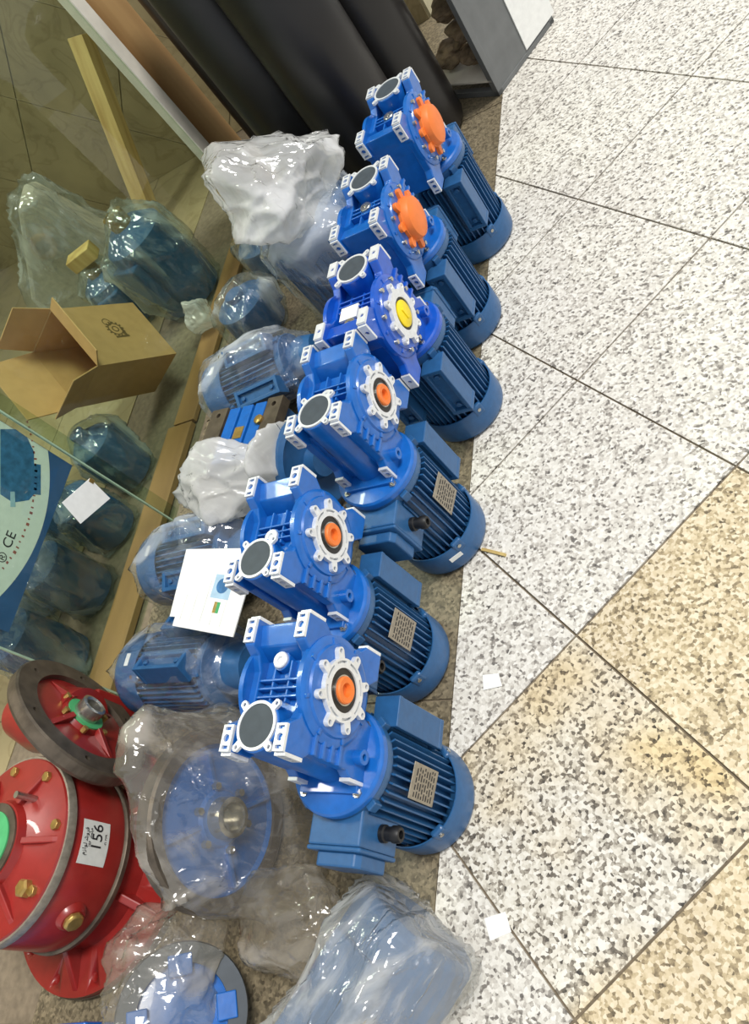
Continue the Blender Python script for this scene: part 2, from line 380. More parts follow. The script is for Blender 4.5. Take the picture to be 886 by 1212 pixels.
tag(MB().box(-3.2, -3.1, -1.4, WY + .12, -.004, 2.7).build('wall_left_offscreen', 'grout_pale'), kind='structure')  # unseen wall, added so the shop interior stays darker
tag(MB().box(-3.2, -.90, -1.4, WY + .12, 2.7, 2.82).build('ceiling_offscreen', 'white_metal'), kind='structure')  # unseen, added to block the sky; edge placed for the light it lets in
# door frame: white strip and raw board
tag(MB().box(-.97, -.935, 2.197, 2.252, 0, 2.7).build('trim_1', 'white_metal', None, .002), kind='structure')
tag(MB().box(-.975, -.945, 2.254, 2.43, 0, 2.7).build('trim_2', 'wood', None, .002), kind='structure')
# panes
p1 = tag(MB().box(-.945, -.939, .955, 2.196, .001, 2.68).build('window_1', 'glass'), kind='structure')
MB().box(-.9455, -.9385, .950, .954, .001, 2.68).build('pane_edge', 'glass_edge', p1)
p2 = tag(MB().box(-.957, -.951, .455, 1.0, .001, 2.68).build('window_2', 'glass'), kind='structure')
MB().box(-.9575, -.9505, .450, .4545, .001, 2.68).build('pane_edge', 'glass_edge', p2)

# ------------------------------------------------------------------ worm gear motors
ZT, ZB, ZC, A0 = .465, .281, .383, .070
PADS = {}
def pad_face(root, M, style):
    """bare pad with a bolt hole between two slots (local z = outward)"""
    if style in PADS:
        o = bpy.data.objects.new('pad_face', PADS[style]); COL.objects.link(o); o.parent = root; o.matrix_local = M; return
    o = MB().box(-.0088, .0088, -.018, .018, -.001, .004).build('pad_face', 'alu'); h = MB()
    if style == 'slot':
        h.cyl(.0052, -.003, .006, 16)
        for t in (-1, 1): h.box(-.0052, .0052, t * .0125 - .0024, t * .0125 + .0024, -.003, .006)
    else: h.cyl(.0042, -.003, .006, 16)
    cut(o, h); PADS[style] = o.data; o.parent = root; o.matrix_local = M
def gearbox(root, s, out, cover, style='slot', blue='gear_blue', label_top=False, ply=.05):
    Y = lambda y: s * y
    poly = [(-.035, ZT), (.004, ZT), (.014, ZT - .018), (.030, ZT - .026), (.085, ZT - .026), (.106, ZT - .016), (.117, ZT), (.157, ZT), (.157, ZT - .040),
            (.146, ZT - .054), (.142, ZC), (.146, ZB + .054), (.157, ZB + .04), (.157, ZB), (.117, ZB), (.104, ZB + .02), (.078, ZB + .030), (.056, ZB + .024),
            (.046, ZB), (-.035, ZB), (-.035, ZB + .036), (-.026, ZB + .048), (-.026, ZT - .050), (-.035, ZT - .038)]
    PX_ = Matrix(((0, 0, 1, 0), (1, 0, 0, 0), (0, 1, 0, 0), (0, 0, 0, 1)))     # (y,z,h) -> x=h
    hb = MB()
    for sx in (-1, 1):
        pp = [(Y(y), z) for y, z in poly]; a, b = sorted((sx * .038, sx * .056)); hb.prism(pp, a, b, PX_)
    hb.build('side_rail', blue, root, .0025)
    wb = MB(); y0, y1 = sorted((Y(-.02), Y(.138))); wb.box(-.042, .042, y0, y1, ZB + .006, ZT - .040)
    wb.prism([(Y(y), z) for y, z in [(.10, ZT - .045), (.118, ZT - .016), (.150, ZT - .010), (.150, ZT - .04), (.138, ZC), (.1, ZC)]], -.042, .042, PX_)
    wb.lathe([(.0355, ZB), (.0355, ZT - .001)], 40)
    wb.build('housing', blue, root, .002)
    rb = MB()
    for yy in (.048, .060, .072):
        a, b = sorted((Y(yy - .0018), Y(yy + .0018))); rb.box(-.040, .040, a, b, ZT - .045, ZT - .027)
    for xx in (-.014, .014): 
        a, b = sorted((Y(.04), Y(.10))); rb.box(xx - .0018, xx + .0018, a, b, ZT - .045, ZT - .029)
    for i in range(4):
        z = ZT - .055 - i * .019; a, b = sorted((Y(-.026), Y(.012))); c, d = sorted((out * .054, out * .061)); rb.box(c, d, a, b, z - .003, z + .003)
    rb.build('rib', blue, root, .001)
    bo = MB(); bo.ring(.0045, .011, 0, .016, 20, AX((out * .054, Y(-.004), ZB + .028), out)); bo.build('drain_boss', blue, root, .001)
    # bare pads on the end face
    for sx in (-1, 1):
        for yy in (-.0165, .138):
            pad_face(root, loc(sx * .047, Y(yy), ZT), style)
    for sx in (-1, 1):
        for zz in (ZT - .0195, ZB + .02):
            pad_face(root, frame((sx * .047, Y(-.035), zz), (0, -s, 0), (1, 0, 0)), style); pad_face(root, frame((sx * .047, Y(.157), zz), (0, s, 0), (1, 0, 0)), style)
    # worm end
    e = MB().lobed(.0295, .0335, 4, .0405, .0058, ZT - .003, ZT + .0022, None, PI / 4).build('bearing_ring', 'alu', root)
    h = MB()
    for i in range(4): h.cyl(.003, ZT - .006, ZT + .006, 12, Matrix.Translation((.0405 * math.cos(PI / 4 + i * PI / 2), .0405 * math.sin(PI / 4 + i * PI / 2), 0)))
    cut(e, h)
    MB().lathe([(0, ZT - .004), (.0297, ZT - .004), (.0297, ZT + .0008), (0, ZT + .0014)], 32).build('end_cap', 'cap_grey', root)
    PM = Matrix.Translation((-.004 * out, Y(ply), 0))
    MB().lathe([(.016, ZT - .045), (.0145, ZT - .028), (0, ZT - .028)], 24, PM).build('plug_boss', blue, root)
    MB().lathe([(.0125, ZT - .030), (.0125, ZT - .0245), (.011, ZT - .023), (.005, ZT - .023), (.004, ZT - .026), (0, ZT - .026)], 20, PM).build('filler_plug', 'alu' if cover == 'cap' else 'steel', root)
    if label_top: 
        a, b = sorted((Y(.066), Y(.098))); MB().box(-.03, .008, a, b, ZT - .030, ZT - .0255).build('sticker', 'paper', root)
    # output side
    o = (0, Y(A0), ZC); A = AX(o, out)
    MB().lathe([(.078, .05), (.078, .058), (.072, .062), (.066, .0625), (.064, .066), (.05, .0665), (0, .0665)], 48, A).build('output_cover', blue, root)
    g = MB()
    for i in range(8):
        g.box(.05, .074, -.003, .003, .058, .064, A @ Matrix.Rotation(i * PI / 4 + .39, 4, 'Z'))
    g.build('gusset', blue, root, .001)
    if cover in ('cap', 'yellow'):
        r = MB().lobed(.031, .0445 if cover == 'cap' else .046, 8, .0535, .0068, .066, .0735, A, .39).build('output_flange', 'alu', root)
        h = MB()
        for i in range(8): t = .39 + i * PI / 4; h.cyl(.0036, .060, .080, 12, A @ Matrix.Translation((.0545 * math.cos(t), .0545 * math.sin(t), 0)))
        if cover == 'cap':
            for i in range(8):
                t0 = i * PI / 4 + .10; n = 6; pp = [(r_ * math.cos(t0 + k * .57 / n), r_ * math.sin(t0 + k * .57 / n)) for r_, ks in ((.0378, range(n + 1)), (.0412, range(n, -1, -1))) for k in ks]
                h.prism(pp, .068, .080, A)
        cut(r, h)
        MB().ring(.018, .0315, .06, .071, 40, A).build('oil_seal', 'rubber', root)
        if cover == 'cap':
            MB().ring(.0195, .0215, .066, .0735, 40, A).build('hub_ring', 'steel', root)
            MB().lathe([(.0193, .06), (.0193, .076), (.0175, .078), (.010, .0775), (.0085, .070), (0, .069)], 32, A).build('shaft_plug', 'orange', root)
        else:
            c = MB().lathe([(.0255, .06), (.0255, .0735), (.024, .0745), (0, .0745)], 32, A).build('shaft_plug', 'yellow', root)
            MB().box(-.012, .012, -.003, .003, .074, .0765, A).build('rib', 'yellow', c, .0006)
    else:
        c = MB().lobed(.03, .045, 8, .054, .0085, .066, .074, A, .39).build('cover_flange', 'orange', root, .001)
        MB().lathe([(.044, .070), (.0432, .080), (.040, .087), (.032, .0905), (.018, .092), (0, .0925)], 40, A).build('dome', 'orange', c)
    if cover != 'cap':
        sc = MB()
        for i in range(8):
            t = i * PI / 4; sc.cyl(.0045, .060, .069, 10, A @ Matrix.Translation((.066 * math.cos(t), .066 * math.sin(t), 0)))
        sc.build('screw', 'steel', root)
    B = AX(o, -out)
    MB().lathe([(.074, .05), (.074, .058), (.06, .064), (0, .064)], 40, B).build('output_cover', blue, root)
    MB().lathe([(.019, .06), (.019, .072), (.016, .075), (0, .075)], 24, B).build('shaft_plug', 'orange', root)
    # input flange
    MB().lathe([(.05, ZB + .006), (.078, ZB + .002), (.082, ZB - .002), (.082, ZB - .014), (.05, ZB - .014)], 48).box(-.052, .052, -.05, .05, ZB - .006, ZB + .012).build('input_flange', blue, root, .0015)
    bt = MB()
    for i in range(4):
        t = PI / 4 + i * PI / 2; bt.cyl(.0075, ZB, ZB + .006, 6, Matrix.Translation((.068 * math.cos(t), .068 * math.sin(t), 0))); bt.cyl(.0035, ZB, ZB + .011, 8, Matrix.Translation((.068 * math.cos(t), .068 * math.sin(t), 0)))
    bt.build('bolt', 'steel', root)
def nameplate(root, M):
    p = MB().box(-.027, .027, -.036, .036, 0, .0015, M).build('nameplate', 'plate', root, .0005)
    t = MB()
    for i in range(8):
        y = .024 - i * .0072
        x = -.023
        while x < .02:
            l = random.uniform(.004, .011); t.box(x, min(.023, x + l), y - .0013, y + .0013, .0014, .0018, M); x += l + .003
    tag(t.build('lettering', 'ink', p), kind='stuff')
def motor(root, m=1, box=True, plate=True, shade='motor_blue', top=None, sticker=None, rot=0):
    """electric motor standing on its fan cover; feet towards +y*m, terminal box towards -y*m"""
    hi = shade
    RZ = Matrix.Rotation(rot, 4, 'Z') @ Matrix.Rotation(0 if m > 0 else PI, 4, 'Z')
    MB().lathe([(.05, ZB - .014), (.081, ZB - .014), (.081, ZB - .028), (.078, ZB - .034), (.05, ZB - .034)], 48).build('end_bell', hi, root, .001)
    lg = MB()
    for i in range(4): lg.box(.074, .089, -.008, .008, ZB - .034, ZB - .016, RZ @ Matrix.Rotation(PI / 4 + i * PI / 2, 4, 'Z'))
    lg.build('lug', hi, root, .0015)
    MB().cyl(.068, .05, ZB - .030, 48).build('stator_body', hi, root)
    fn = MB(); n = 40
    for i in range(n):
        fn.box(.066, .0845, -.0014, .0014, .062, ZB - .036, Matrix.Rotation(2 * PI * i / n, 4, 'Z'))
    tag(fn.build('cooling_fins', hi, root), kind='stuff')
    fc = MB().lathe([(0, .014), (.066, .014), (.07, 0), (.084, 0), (.0905, .007), (.0925, .016), (.0925, .066), (.0905, .071), (.0885, .071), (.0885, .03)], 56).build('fan_cover', hi, root)
    bs = MB(); sc = MB()
    for i in range(4):
        M = RZ @ Matrix.Rotation(PI / 4 + i * PI / 2, 4, 'Z'); bs.box(.082, .0935, -.012, .012, .050, .078, M)
        sc.cyl(.0042, .093, .0955, 10, M @ Matrix.Translation((0, 0, .066)) @ Matrix.Rotation(PI / 2, 4, 'Y'))
    bs.build('boss', hi, fc, .004); sc.build('screw', 'steel', fc)
    if plate: nameplate(root, RZ @ Matrix.Rotation(-.12, 4, 'Z') @ frame((.0855, 0, .168), (1, 0, 0), (0, 1, 0)) @ Matrix.Rotation(0, 4, 'Z'))
    f0, f1 = .112, ZB - .030
    for sx in (-1, 1):
        ft = MB(); rc = MB()
        a, b = sorted((sx * .034, sx * .080)); i = .0006
        ft.box(a, b, .056, .104, f1 - .010, f1, RZ); ft.box(a, b, .056, .104, f0, f0 + .010, RZ)
        for a2, b2 in (sorted((sx * .070, sx * (.080 - i))), sorted((sx * (.034 + i), sx * .044))): ft.box(a2, b2, .056, .104 - i, f0 + .009, f1 - .009, RZ)
        rc.box(a + .004, b - .004, .060, .094, f0 + .004, f1 - .004, RZ)
        for z in (f0 + .022, f1 - .024): rc.cyl(.006, 0, .006, 10, RZ @ frame(((a + b) / 2, .094, z), (0, 1, 0)))
        f = ft.build('foot', hi, root, .0015); rc.build('foot_web', hi, f, .001)
    if box:
        b = MB().box(-.046, .046, -.116, -.06, ZB - .118, ZB - .020, RZ).build('terminal_box', hi, root, .003)
        MB().prism([(-.048, ZB - .118), (-.048, ZB - .02), (.048, ZB - .02), (.048, ZB - .118)], -.123, -.116, RZ @ Matrix(((1, 0, 0, 0), (0, 0, 1, 0), (0, 1, 0, 0), (0, 0, 0, 1)))).prism(
            [(-.036, ZB - .108), (-.04, ZB - .10), (-.04, ZB - .04), (-.032, ZB - .03), (.032, ZB - .03), (.04, ZB - .04), (.04, ZB - .10), (.036, ZB - .108)], -.143, -.122, RZ @ Matrix(((1, 0, 0, 0), (0, 0, 1, 0), (0, 1, 0, 0), (0, 0, 0, 1)))).build('box_lid', hi, b, .003)
        MB().lathe([(.013, 0), (.013, .008), (.0105, .010), (.0105, .02), (.0125, .021), (.0125, .030), (.010, .034), (.006, .034), (.006, .022), (0, .022)], 18, RZ @ AX((.045, -.089, ZB - .075), 1)).build('cable_gland', 'black', b)
    if sticker: MB().box(-.014, .014, -.006, .006, 0, .001, Matrix.Rotation(sticker, 4, 'Z') @ frame((.0926, 0, .045), (1, 0, 0), (0, 0, 1)) @ Matrix.Rotation(PI / 2, 4, 'Z')).build('sticker', 'paper', root)
units = [
    (-.025, 1.625, -1, 'dome', 'slot', 'gear_blue', 'blue worm gear motor with domed orange cover, standing next to the black cylinders', -.02),
    (-.040, 1.335, -1, 'dome', 'slot', 'gear_blue', 'blue worm gear motor with domed orange cover, next to the yellow-plugged gear motor', .0),
    (-.022, 1.070, -1, 'yellow', 'hole', 'gear_blue_b', 'bright blue worm gear motor with yellow plug in its output flange', .0),
    (-.042, .748, 1, 'cap', 'slot', 'gear_blue', 'blue worm gear motor with orange plug and terminal box, beside the yellow-plugged one', .0),
    (-.100, .483, 1, 'cap', 'slot', 'gear_blue', 'blue worm gear motor with orange plug, standing a little behind the line of the others', .0),
    (-.028, .224, 1, 'cap', 'slot', 'gear_blue', 'blue worm gear motor with orange plug and terminal box, beside bagged blue disc', .0)]
for i, (x, y, s, cov, sty, blue, lab, rz) in enumerate(units):
    r = thing('worm_gear_motor', lab, 'gear motor', loc(x, y, 0, rz), 'gear motors standing in a row')
    gearbox(r, s, 1, cov, sty, blue, cov == 'yellow', (.058, .055, .112, .052, .052, .100)[i])
    motor(r, s, box=True, plate=True, sticker=-1.0 if i == 3 else None)
    if i in (3, 4): MB().box(-.022, .012, -.0285, -.0255, ZC - .01, ZC + .02).build('label_plate', 'black', r)

# ------------------------------------------------------------------ bagged motors lying behind the row
def lying(x, y, rz, z=.098, label='', up=0, sticker=True, tail=(), film_='film_clear', seed=1, box=True, amp=.011):
    M = Matrix.Translation((x, y, z)) @ Matrix.Rotation(rz, 4, 'Z') @ Matrix.Rotation(PI / 2, 4, 'Y') @ Matrix.Rotation(up, 4, 'Z')
    r = thing('bagged_motor', label, 'motor', M, 'motors in plastic bags behind the row')
    motor(r, 1, box=box, plate=False, sticker=PI - up if sticker else None)
    MB().lathe([(.05, ZB - .02), (.06, ZB + .02), (.05, ZB + .06), (0, ZB + .065)], 24).build('gear_end', 'motor_blue', r)
    bpy.context.view_layer.update()
    bag(r, film_, .012, amp, .011, tail, 8, seed, floor_z=.002)
    return r
lying(-.755, .462, -.02, label='blue motor lying in a clear bag beside the bagged blue disc', up=PI / 2 * 0 + 1.2, seed=2)
lying(-.80, .735, .02, label='blue motor lying in a clear bag under the white leaflets', up=1.9, seed=3, box=False)
lying(-.76, 1.270, .12, label='blue motor lying in a clear bag, rising behind the loose blue gearbox', up=2.2, seed=5, box=False)
# upright motor in a bag gathered at the top
r = thing('bagged_motor', 'dark blue motor standing in a clear bag with bunched white top', 'motor', loc(-.375, 1.585), 'motors in plastic bags behind the row')
MB().lathe([(.10, 0), (.125, .01), (.13, .03), (.13, .30), (.12, .315), (0, .32)], 40).build('motor_body', 'motor_blue', r)
MB().lathe([(.06, .31), (.05, .34), (0, .345)], 24).build('shaft_cover', 'cap_grey', r)
fn = MB()
for i in range(40): fn.box(.128, .138, -.0015, .0015, .03, .28, Matrix.Rotation(2 * PI * i / 40, 4, 'Z'))
tag(fn.build('cooling_fins', 'motor_blue', r), kind='stuff')
bpy.context.view_layer.update()
bag(r, 'film_clear', .014, .014, .012, (), 7, 11, floor_z=.002)
def bunch(root, c, R, h, seed, mtl, name='bag_top', fx=1.0, lean=(0, 0), floor_z=None):
    """gathered loose film: folded sheet with flat facets and straight creases"""
    bm = bmesh.new(); bmesh.ops.create_icosphere(bm, subdivisions=5, radius=1)
    sd = Vector((seed, seed * 2.1, seed * .7)); rg = random.Random(int(seed * 10))
    tips = []
    for k in range(18):
        d = Vector((rg.gauss(0, 1), rg.gauss(0, 1), rg.gauss(0, 1))).normalized(); tips.append((d, rg.uniform(.8, 1.2)))
    for v in bm.verts:
        n = v.co.normalized()
        f = min(t / max(.05, n.dot(d)) for d, t in tips if n.dot(d) > .05)      # flat facets
        f = min(f, 1.5)
        q = Vector((n.x * 1.5 + n.z * .8, n.y * 2.2, n.z * 1.9)) + sd; dv = noise.voronoi(q)[0]; cr_ = math.exp(-(dv[1] - dv[0]) * 6)
        f *= .90 + .10 * cr_ + .14 * noise.noise(n * 1.6 + sd)
        p = Vector((n.x * R * f * fx, n.y * R * f, n.z * h * f)); p.x += lean[0] * p.z; p.y += lean[1] * p.z
        v.co = p + Vector(c)
        if floor_z is not None: v.co.z = max(floor_z, v.co.z)
    for f in bm.faces: f.smooth = True
    me = bpy.data.meshes.new(name); bm.to_mesh(me); bm.free(); me.materials.append(MATS[mtl])
    o = bpy.data.objects.new(name, me); COL.objects.link(o); o.parent = root; return o
bunch(r, (-.01, .01, .40), .140, .115, 3.3, 'film_milky', 'bag_top', 1.05)
# loose gearbox with bare plates
r = thing('loose_gearbox', 'blue gearbox block with bare grey end plates lying behind the row', 'gearbox', Matrix.Translation((-.545, 1.02, 0)) @ Matrix.Rotation(-.10, 4, 'Z'))
MB().box(-.115, .105, -.075, .085, .02, .178).build('housing', 'motor_blue', r, .003)
rb = MB()
for k in range(3): rb.box(-.062 + k * .045, -.062 + k * .045 + .036, -.077, .087, .17, .190)
rb.build('rib', 'gear_blue', r, .002)
for x0, x1 in ((-.125, -.068), (.070, .118)):
    e = MB().box(x0, x1, -.085, .092, .165, .192).build('end_plate', 'iron', r); h = MB()
    for yy in (-.065, .072): h.cyl(.007, .178, .196, 14, Matrix.Translation(((x0 + x1) / 2, yy, 0)))
    cut(e, h)
MB().box(-.016, .014, -.012, .022, .19, .1915).build('nameplate', 'brass', r)
MB().lathe([(.013, .185), (.013, .198), (.009, .2), (0, .2)], 8, Matrix.Translation((.062, .03, 0))).build('filler_plug', 'brass', r)
for yy, zz in ((.03, .1), (-.03, .1), (.06, .06)):
    MB().lathe([(.009, 0), (.009, .008), (0, .009)], 8, frame((yy, -.075, zz), (0, -1, 0))).build('bolt', 'brass', r)
MB().box(-.115, .1, -.07, .08, .001, .02).build('foot', 'iron', r)
# flange disc wrapped in white film
r = thing('wrapped_flange', 'dark blue flange disc wrapped in milky film between gearbox and row', 'flange', frame((-.335, .93, .125), (.96, -.25, .1), (0, 0, 1)))
MB().lathe([(0, -.02), (.105, -.02), (.115, -.012), (.115, .006), (.105, .012), (.09, .004), (.04, .004), (.035, .03), (0, .03)], 40).build('disc', 'motor_blue', r)
bpy.context.view_layer.update()
bunch(r, (.03, .02, -.045), .095, .04, 9.1, 'film_white', 'film_wrap')
r = thing('loose_film', 'crumpled white plastic film heaped beside the loose gearbox', 'plastic film', loc(-.53, .862, .0))
bunch(r, (0, 0, .20), .075, .08, 5.7, 'film_white', 'film_heap', 1.4)
MB().box(-.06, .06, -.04, .05, .001, .12).build('filler_block', 'cap_grey', r, .01)
r.location.z = 0
# leaflets
def leaflet(M, label, front):
    r = thing('leaflet', label, 'leaflet', M, 'leaflets on the bagged motors')
    MB().box(-.085, .085, -.075, .075, 0, .003).build('sheets', 'paper', r)
    if front:
        MB().box(-.005, .045, -.005, .045, .0029, .0034).build('printed_panel', 'ink_pale', r)
        MB().lathe([(.016, .0033), (.016, .0037), (0, .0037)], 20, Matrix.Translation((.02, .022, 0))).build('printed_motor', 'ink_blue', r)
        f = MB().box(.012, .02, -.035, -.012, .0029, .0034).build('printed_stripe', 'brass', r); MB().box(.02, .028, -.035, -.012, .0029, .0034).build('printed_stripe', 'green', r)
        t = MB()
        for k in range(5):
            x = -.07 + k * .028
            t.box(x, x + .0015, -.06, random.uniform(-.02, .05), .0029, .0033)
        tag(t.build('printed_lines', 'paper_grey', r), kind='stuff')
        text_mesh('®', .022, Matrix.Translation((.055, .045, .0031)), 'print_mark', 'ink', r)
lm = Matrix.Translation((-.445, .565, .228)) @ Matrix.Rotation(-.75 + .55, 4, 'Z') @ Matrix.Rotation(.10, 4, 'Y') @ Matrix.Rotation(.12, 4, 'X')
leaflet(Matrix.Translation((-.475, .60, .222)) @ Matrix.Rotation(-.1, 4, 'Z') @ Matrix.Rotation(.1, 4, 'Y') @ Matrix.Rotation(.12, 4, 'X'), 'white leaflet lying under the printed leaflet', False)
leaflet(lm, 'white printed leaflet with small blue motor picture, on bagged motor', True)

# ------------------------------------------------------------------ blue flanged gearbox in a dusty bag
M = frame((-.36, .150, .165), (.985, .06, .10), (0, 0, 1))
r = thing('bagged_flange_gearbox', 'blue gearbox with large round flange in dusty clear bag', 'gearbox', M)
MB().lathe_closed([(.05, -.03), (.150, -.03), (.155, -.022), (.155, .006), (.150, .010), (.128, .010), (.126, -.02)], 64).build('flange_rim', 'iron', r)
MB().lathe([(.13, -.025), (.128, .004), (.12, -.002), (.05, .006), (.045, .012), (0, .012)], 48).build('flange_face', 'gear_blue', r)
for k in range(4): MB().box(.04, .12, -.004, .004, -.002, .010, Matrix.Rotation(k * PI / 2 + .5, 4, 'Z')).build('rib', 'gear_blue', r, .001)
MB().lathe([(.036, .01), (.034, .040), (.026, .042), (.022, .04), (.022, .015), (0, .015)], 32).build('hub', 'steel', r)
sc = MB()
for k in range(6): sc.cyl(.007, .008, .02, 6, Matrix.Rotation(k * PI / 3, 4, 'Z') @ Matrix.Translation((.056, 0, 0)))
sc.build('bolt', 'steel', r)
MB().lathe([(.12, -.03), (.10, -.055), (.07, -.075), (0, -.075)], 40).build('housing', 'motor_blue', r)
bpy.context.view_layer.update()
bag(r, 'film_dusty', .016, .020, .012, [(.185, -.09, -.03), (.175, -.13, .0), (-.155, -.02, .10), (-.158, -.15, .14), (-.158, .14, .10)], 6, 21, floor_z=.002)
r2 = thing('crumpled_bag', 'crumpled brown dusty plastic bag on the floor near the wrapped bundle', 'plastic bag', loc(-.245, .01, .0))
bunch(r2, (0, 0, .05), .095, .055, 1.9, 'film_dusty', 'film', 1.2, (0, 0), .001)

# ------------------------------------------------------------------ red gearbox drum
r = thing('red_gearbox', 'large red drum gearbox with brass plugs and number label, standing on flange', 'gearbox', loc(-.825, .062))
bf = MB().lathe([(.20, .0), (.245, .0), (.247, .012), (.245, .030), (.16, .036)], 64).build('base_flange', 'red', r); 
MB().lathe_closed([(.240, .0005), (.248, .0005), (.2485, .012), (.2485, .016), (.240, .016)], 64).build('flange_edge', 'iron', r)
h = MB()
for k in range(12): h.cyl(.0095, -.01, .05, 14, Matrix.Rotation(k * PI / 6 - .1, 4, 'Z') @ Matrix.Translation((.218, 0, 0)))
cut(bf, h)
for k in range(6): MB().prism([(.155, .03), (.235, .03), (.165, .075), (.155, .08)], -.008, .008, Matrix.Rotation(k * PI / 3 - .35, 4, 'Z') @ Matrix(((1, 0, 0, 0), (0, 0, 1, 0), (0, 1, 0, 0), (0, 0, 0, 1)))).build('gusset', 'red', r, .003)
MB().lathe([(.16, .03), (.158, .085), (.168, .10), (.172, .118), (.172, .235), (.165, .245)], 64).build('drum', 'red', r)
MB().lathe([(.160, .094), (.175, .096), (.1765, .101), (.1765, .107), (.172, .110)], 64).build('seam_ring', 'iron', r)
MB().lathe([(.172, .234), (.1785, .236), (.1785, .244), (.176, .252), (.16, .253)], 64).build('cover_rim', 'plate', r)
MB().lathe([(.174, .249), (.170, .256), (.12, .262), (.085, .275), (.08, .29), (.05, .29)], 64).build('top_cover', 'red', r)
for k in range(6): MB().prism([(.08, .262), (.160, .256), (.15, .262), (.085, .285)], -.006, .006, Matrix.Rotation(k * PI / 3 + .15, 4, 'Z') @ Matrix(((1, 0, 0, 0), (0, 0, 1, 0), (0, 1, 0, 0), (0, 0, 0, 1)))).build('rib', 'red', r, .002)
for k in range(8): MB().cyl(.0105, .256, .266, 6, Matrix.Rotation(k * PI / 4 + .32, 4, 'Z') @ Matrix.Translation((.150, 0, 0))).build('bolt', 'brass', r, .001)
MB().ring(.045, .076, .28, .294, 40).build('bearing_ring', 'iron', r)
MB().ring(.034, .060, .28, .297, 40).build('oil_seal', 'green', r)
MB().lathe([(.033, .28), (.033, .31), (.026, .312), (.02, .306), (0, .306)], 28).build('shaft', 'steel', r)
MB().cyl(.007, .26, .31, 10, loc(.06, .09)).build('stud', 'steel', r)
MB().lathe([(.017, .258), (.017, .272), (.013, .276), (0, .276)], 6, loc(.115, -.065)).build('plug', 'brass', r)
pm = Matrix.Rotation(-.62, 4, 'Z') @ frame((.17, 0, .165), (1, 0, 0))
MB().lathe([(.034, -.02), (.028, .006), (.022, .012), (0, .012)], 24, pm).build('plug_boss', 'red', r)
MB().lathe([(.019, .01), (.019, .018), (.015, .022), (0, .022)], 8, pm).build('plug', 'brass', r, .001)
# number label bent round the drum
def bent(root, name, m, y0, y1, z0, z1, rad, az):
    n = 10; vs = []; fs = []
    for i in range(n + 1):
        a = az + (y0 + (y1 - y0) * i / n) / rad
        for rr in (rad, rad + .0006): vs += [(rr * math.cos(a), rr * math.sin(a), z0), (rr * math.cos(a), rr * math.sin(a), z1)]
    for i in range(n): b = i * 4; fs += [(b, b + 4, b + 5, b + 1), (b + 2, b + 3, b + 7, b + 6), (b, b + 2, b + 6, b + 4), (b + 1, b + 5, b + 7, b + 3)]
    fs += [(0, 1, 3, 2), (n * 4, n * 4 + 2, n * 4 + 3, n * 4 + 1)]
    return MB().add(vs, fs).build(name, m, root)
AZ = .17
lb = bent(r, 'number_label', 'paper_grey', -.040, .040, .150, .214, .1724, AZ)
def bent_text(s, size, y, z, m):
    t = text_mesh(s, size, Matrix(), 'lettering', m, lb, .0004)
    for v in t.data.vertices:
        a = AZ + (v.co.x + y) / .173; rr = .1733 + v.co.z; zz = v.co.y + z; v.co = (rr * math.cos(a), rr * math.sin(a), zz)
bent_text('156', .034, .010, .178, 'ink')
fa = lambda s: ''.join(reversed(s))
bent_text(fa('\ufed3\ufeae\ufeed\ufeb7 \ufedf\ufeee\ufe8d\ufeaf\ufee1'), .012, .0, .205, 'ink')
bent_text('\u06f1\u06f5\u06f6  \ufeb7\ufee4\ufe8e\ufead\ufee9', .008, .008, .195, 'ink')
bent_text('\u06f0\u06f2\u06f1 \u06f3\u06f3\u06f9', .007, .008, .158, 'ink')
# second red gearbox, flange facing the street
n_ = Vector((.71, .70, -.02)).normalized()
M = frame((-.757, .328, .222), n_, (0, 0, 1))
r = thing('red_flange_gearbox', 'red gearbox with thick iron-rimmed disc flange leaning above the red drum', 'gearbox', M)
rim = MB().lathe_closed([(.05, -.036), (.150, -.036), (.162, -.030), (.166, -.022), (.166, .0), (.162, .004), (.118, .004), (.116, -.03)], 72).build('flange_rim', 'iron', r)
MB().lathe([(.12, -.03), (.117, -.008), (.05, -.004), (.045, .006), (0, .006)], 48).build('flange_face', 'red', r)
h = MB()
for k in range(6): h.cyl(.006, -.016, .012, 12, Matrix.Rotation(k * PI / 3 + .3, 4, 'Z') @ Matrix.Translation((.139, 0, 0)))
cut(rim, h)
for k in range(4): MB().prism([(.045, -.006), (.110, -.006), (.045, .014)], -.006, .006, Matrix.Rotation(k * PI / 2 + .5, 4, 'Z') @ Matrix(((1, 0, 0, 0), (0, 0, -1, 0), (0, 1, 0, 0), (0, 0, 0, 1)))).build('rib', 'red', r, .001)
MB().ring(.028, .043, .0, .009, 32).build('oil_seal', 'green', r)
MB().lathe([(.03, .0), (.028, .035), (.022, .037), (.017, .034), (.017, .012), (0, .012)], 28).build('shaft', 'steel', r)
for k in range(6): MB().cyl(.0065, .0, .012, 6, Matrix.Rotation(k * PI / 3 + .2, 4, 'Z') @ Matrix.Translation((.055, 0, 0))).build('bolt', 'brass', r)
Mi = M.inverted()
MB().lathe([(.07, 0), (.075, .12), (.05, .2), (0, .2)], 32, Mi @ frame((-.785, .325, .20), (-1, .05, .12))).build('housing', 'red', r)
MB().box(-.07, .07, -.05, .05, 0, .16, Mi @ Matrix.Translation((-.89, .362, .001))).build('foot', 'red', r, .004)

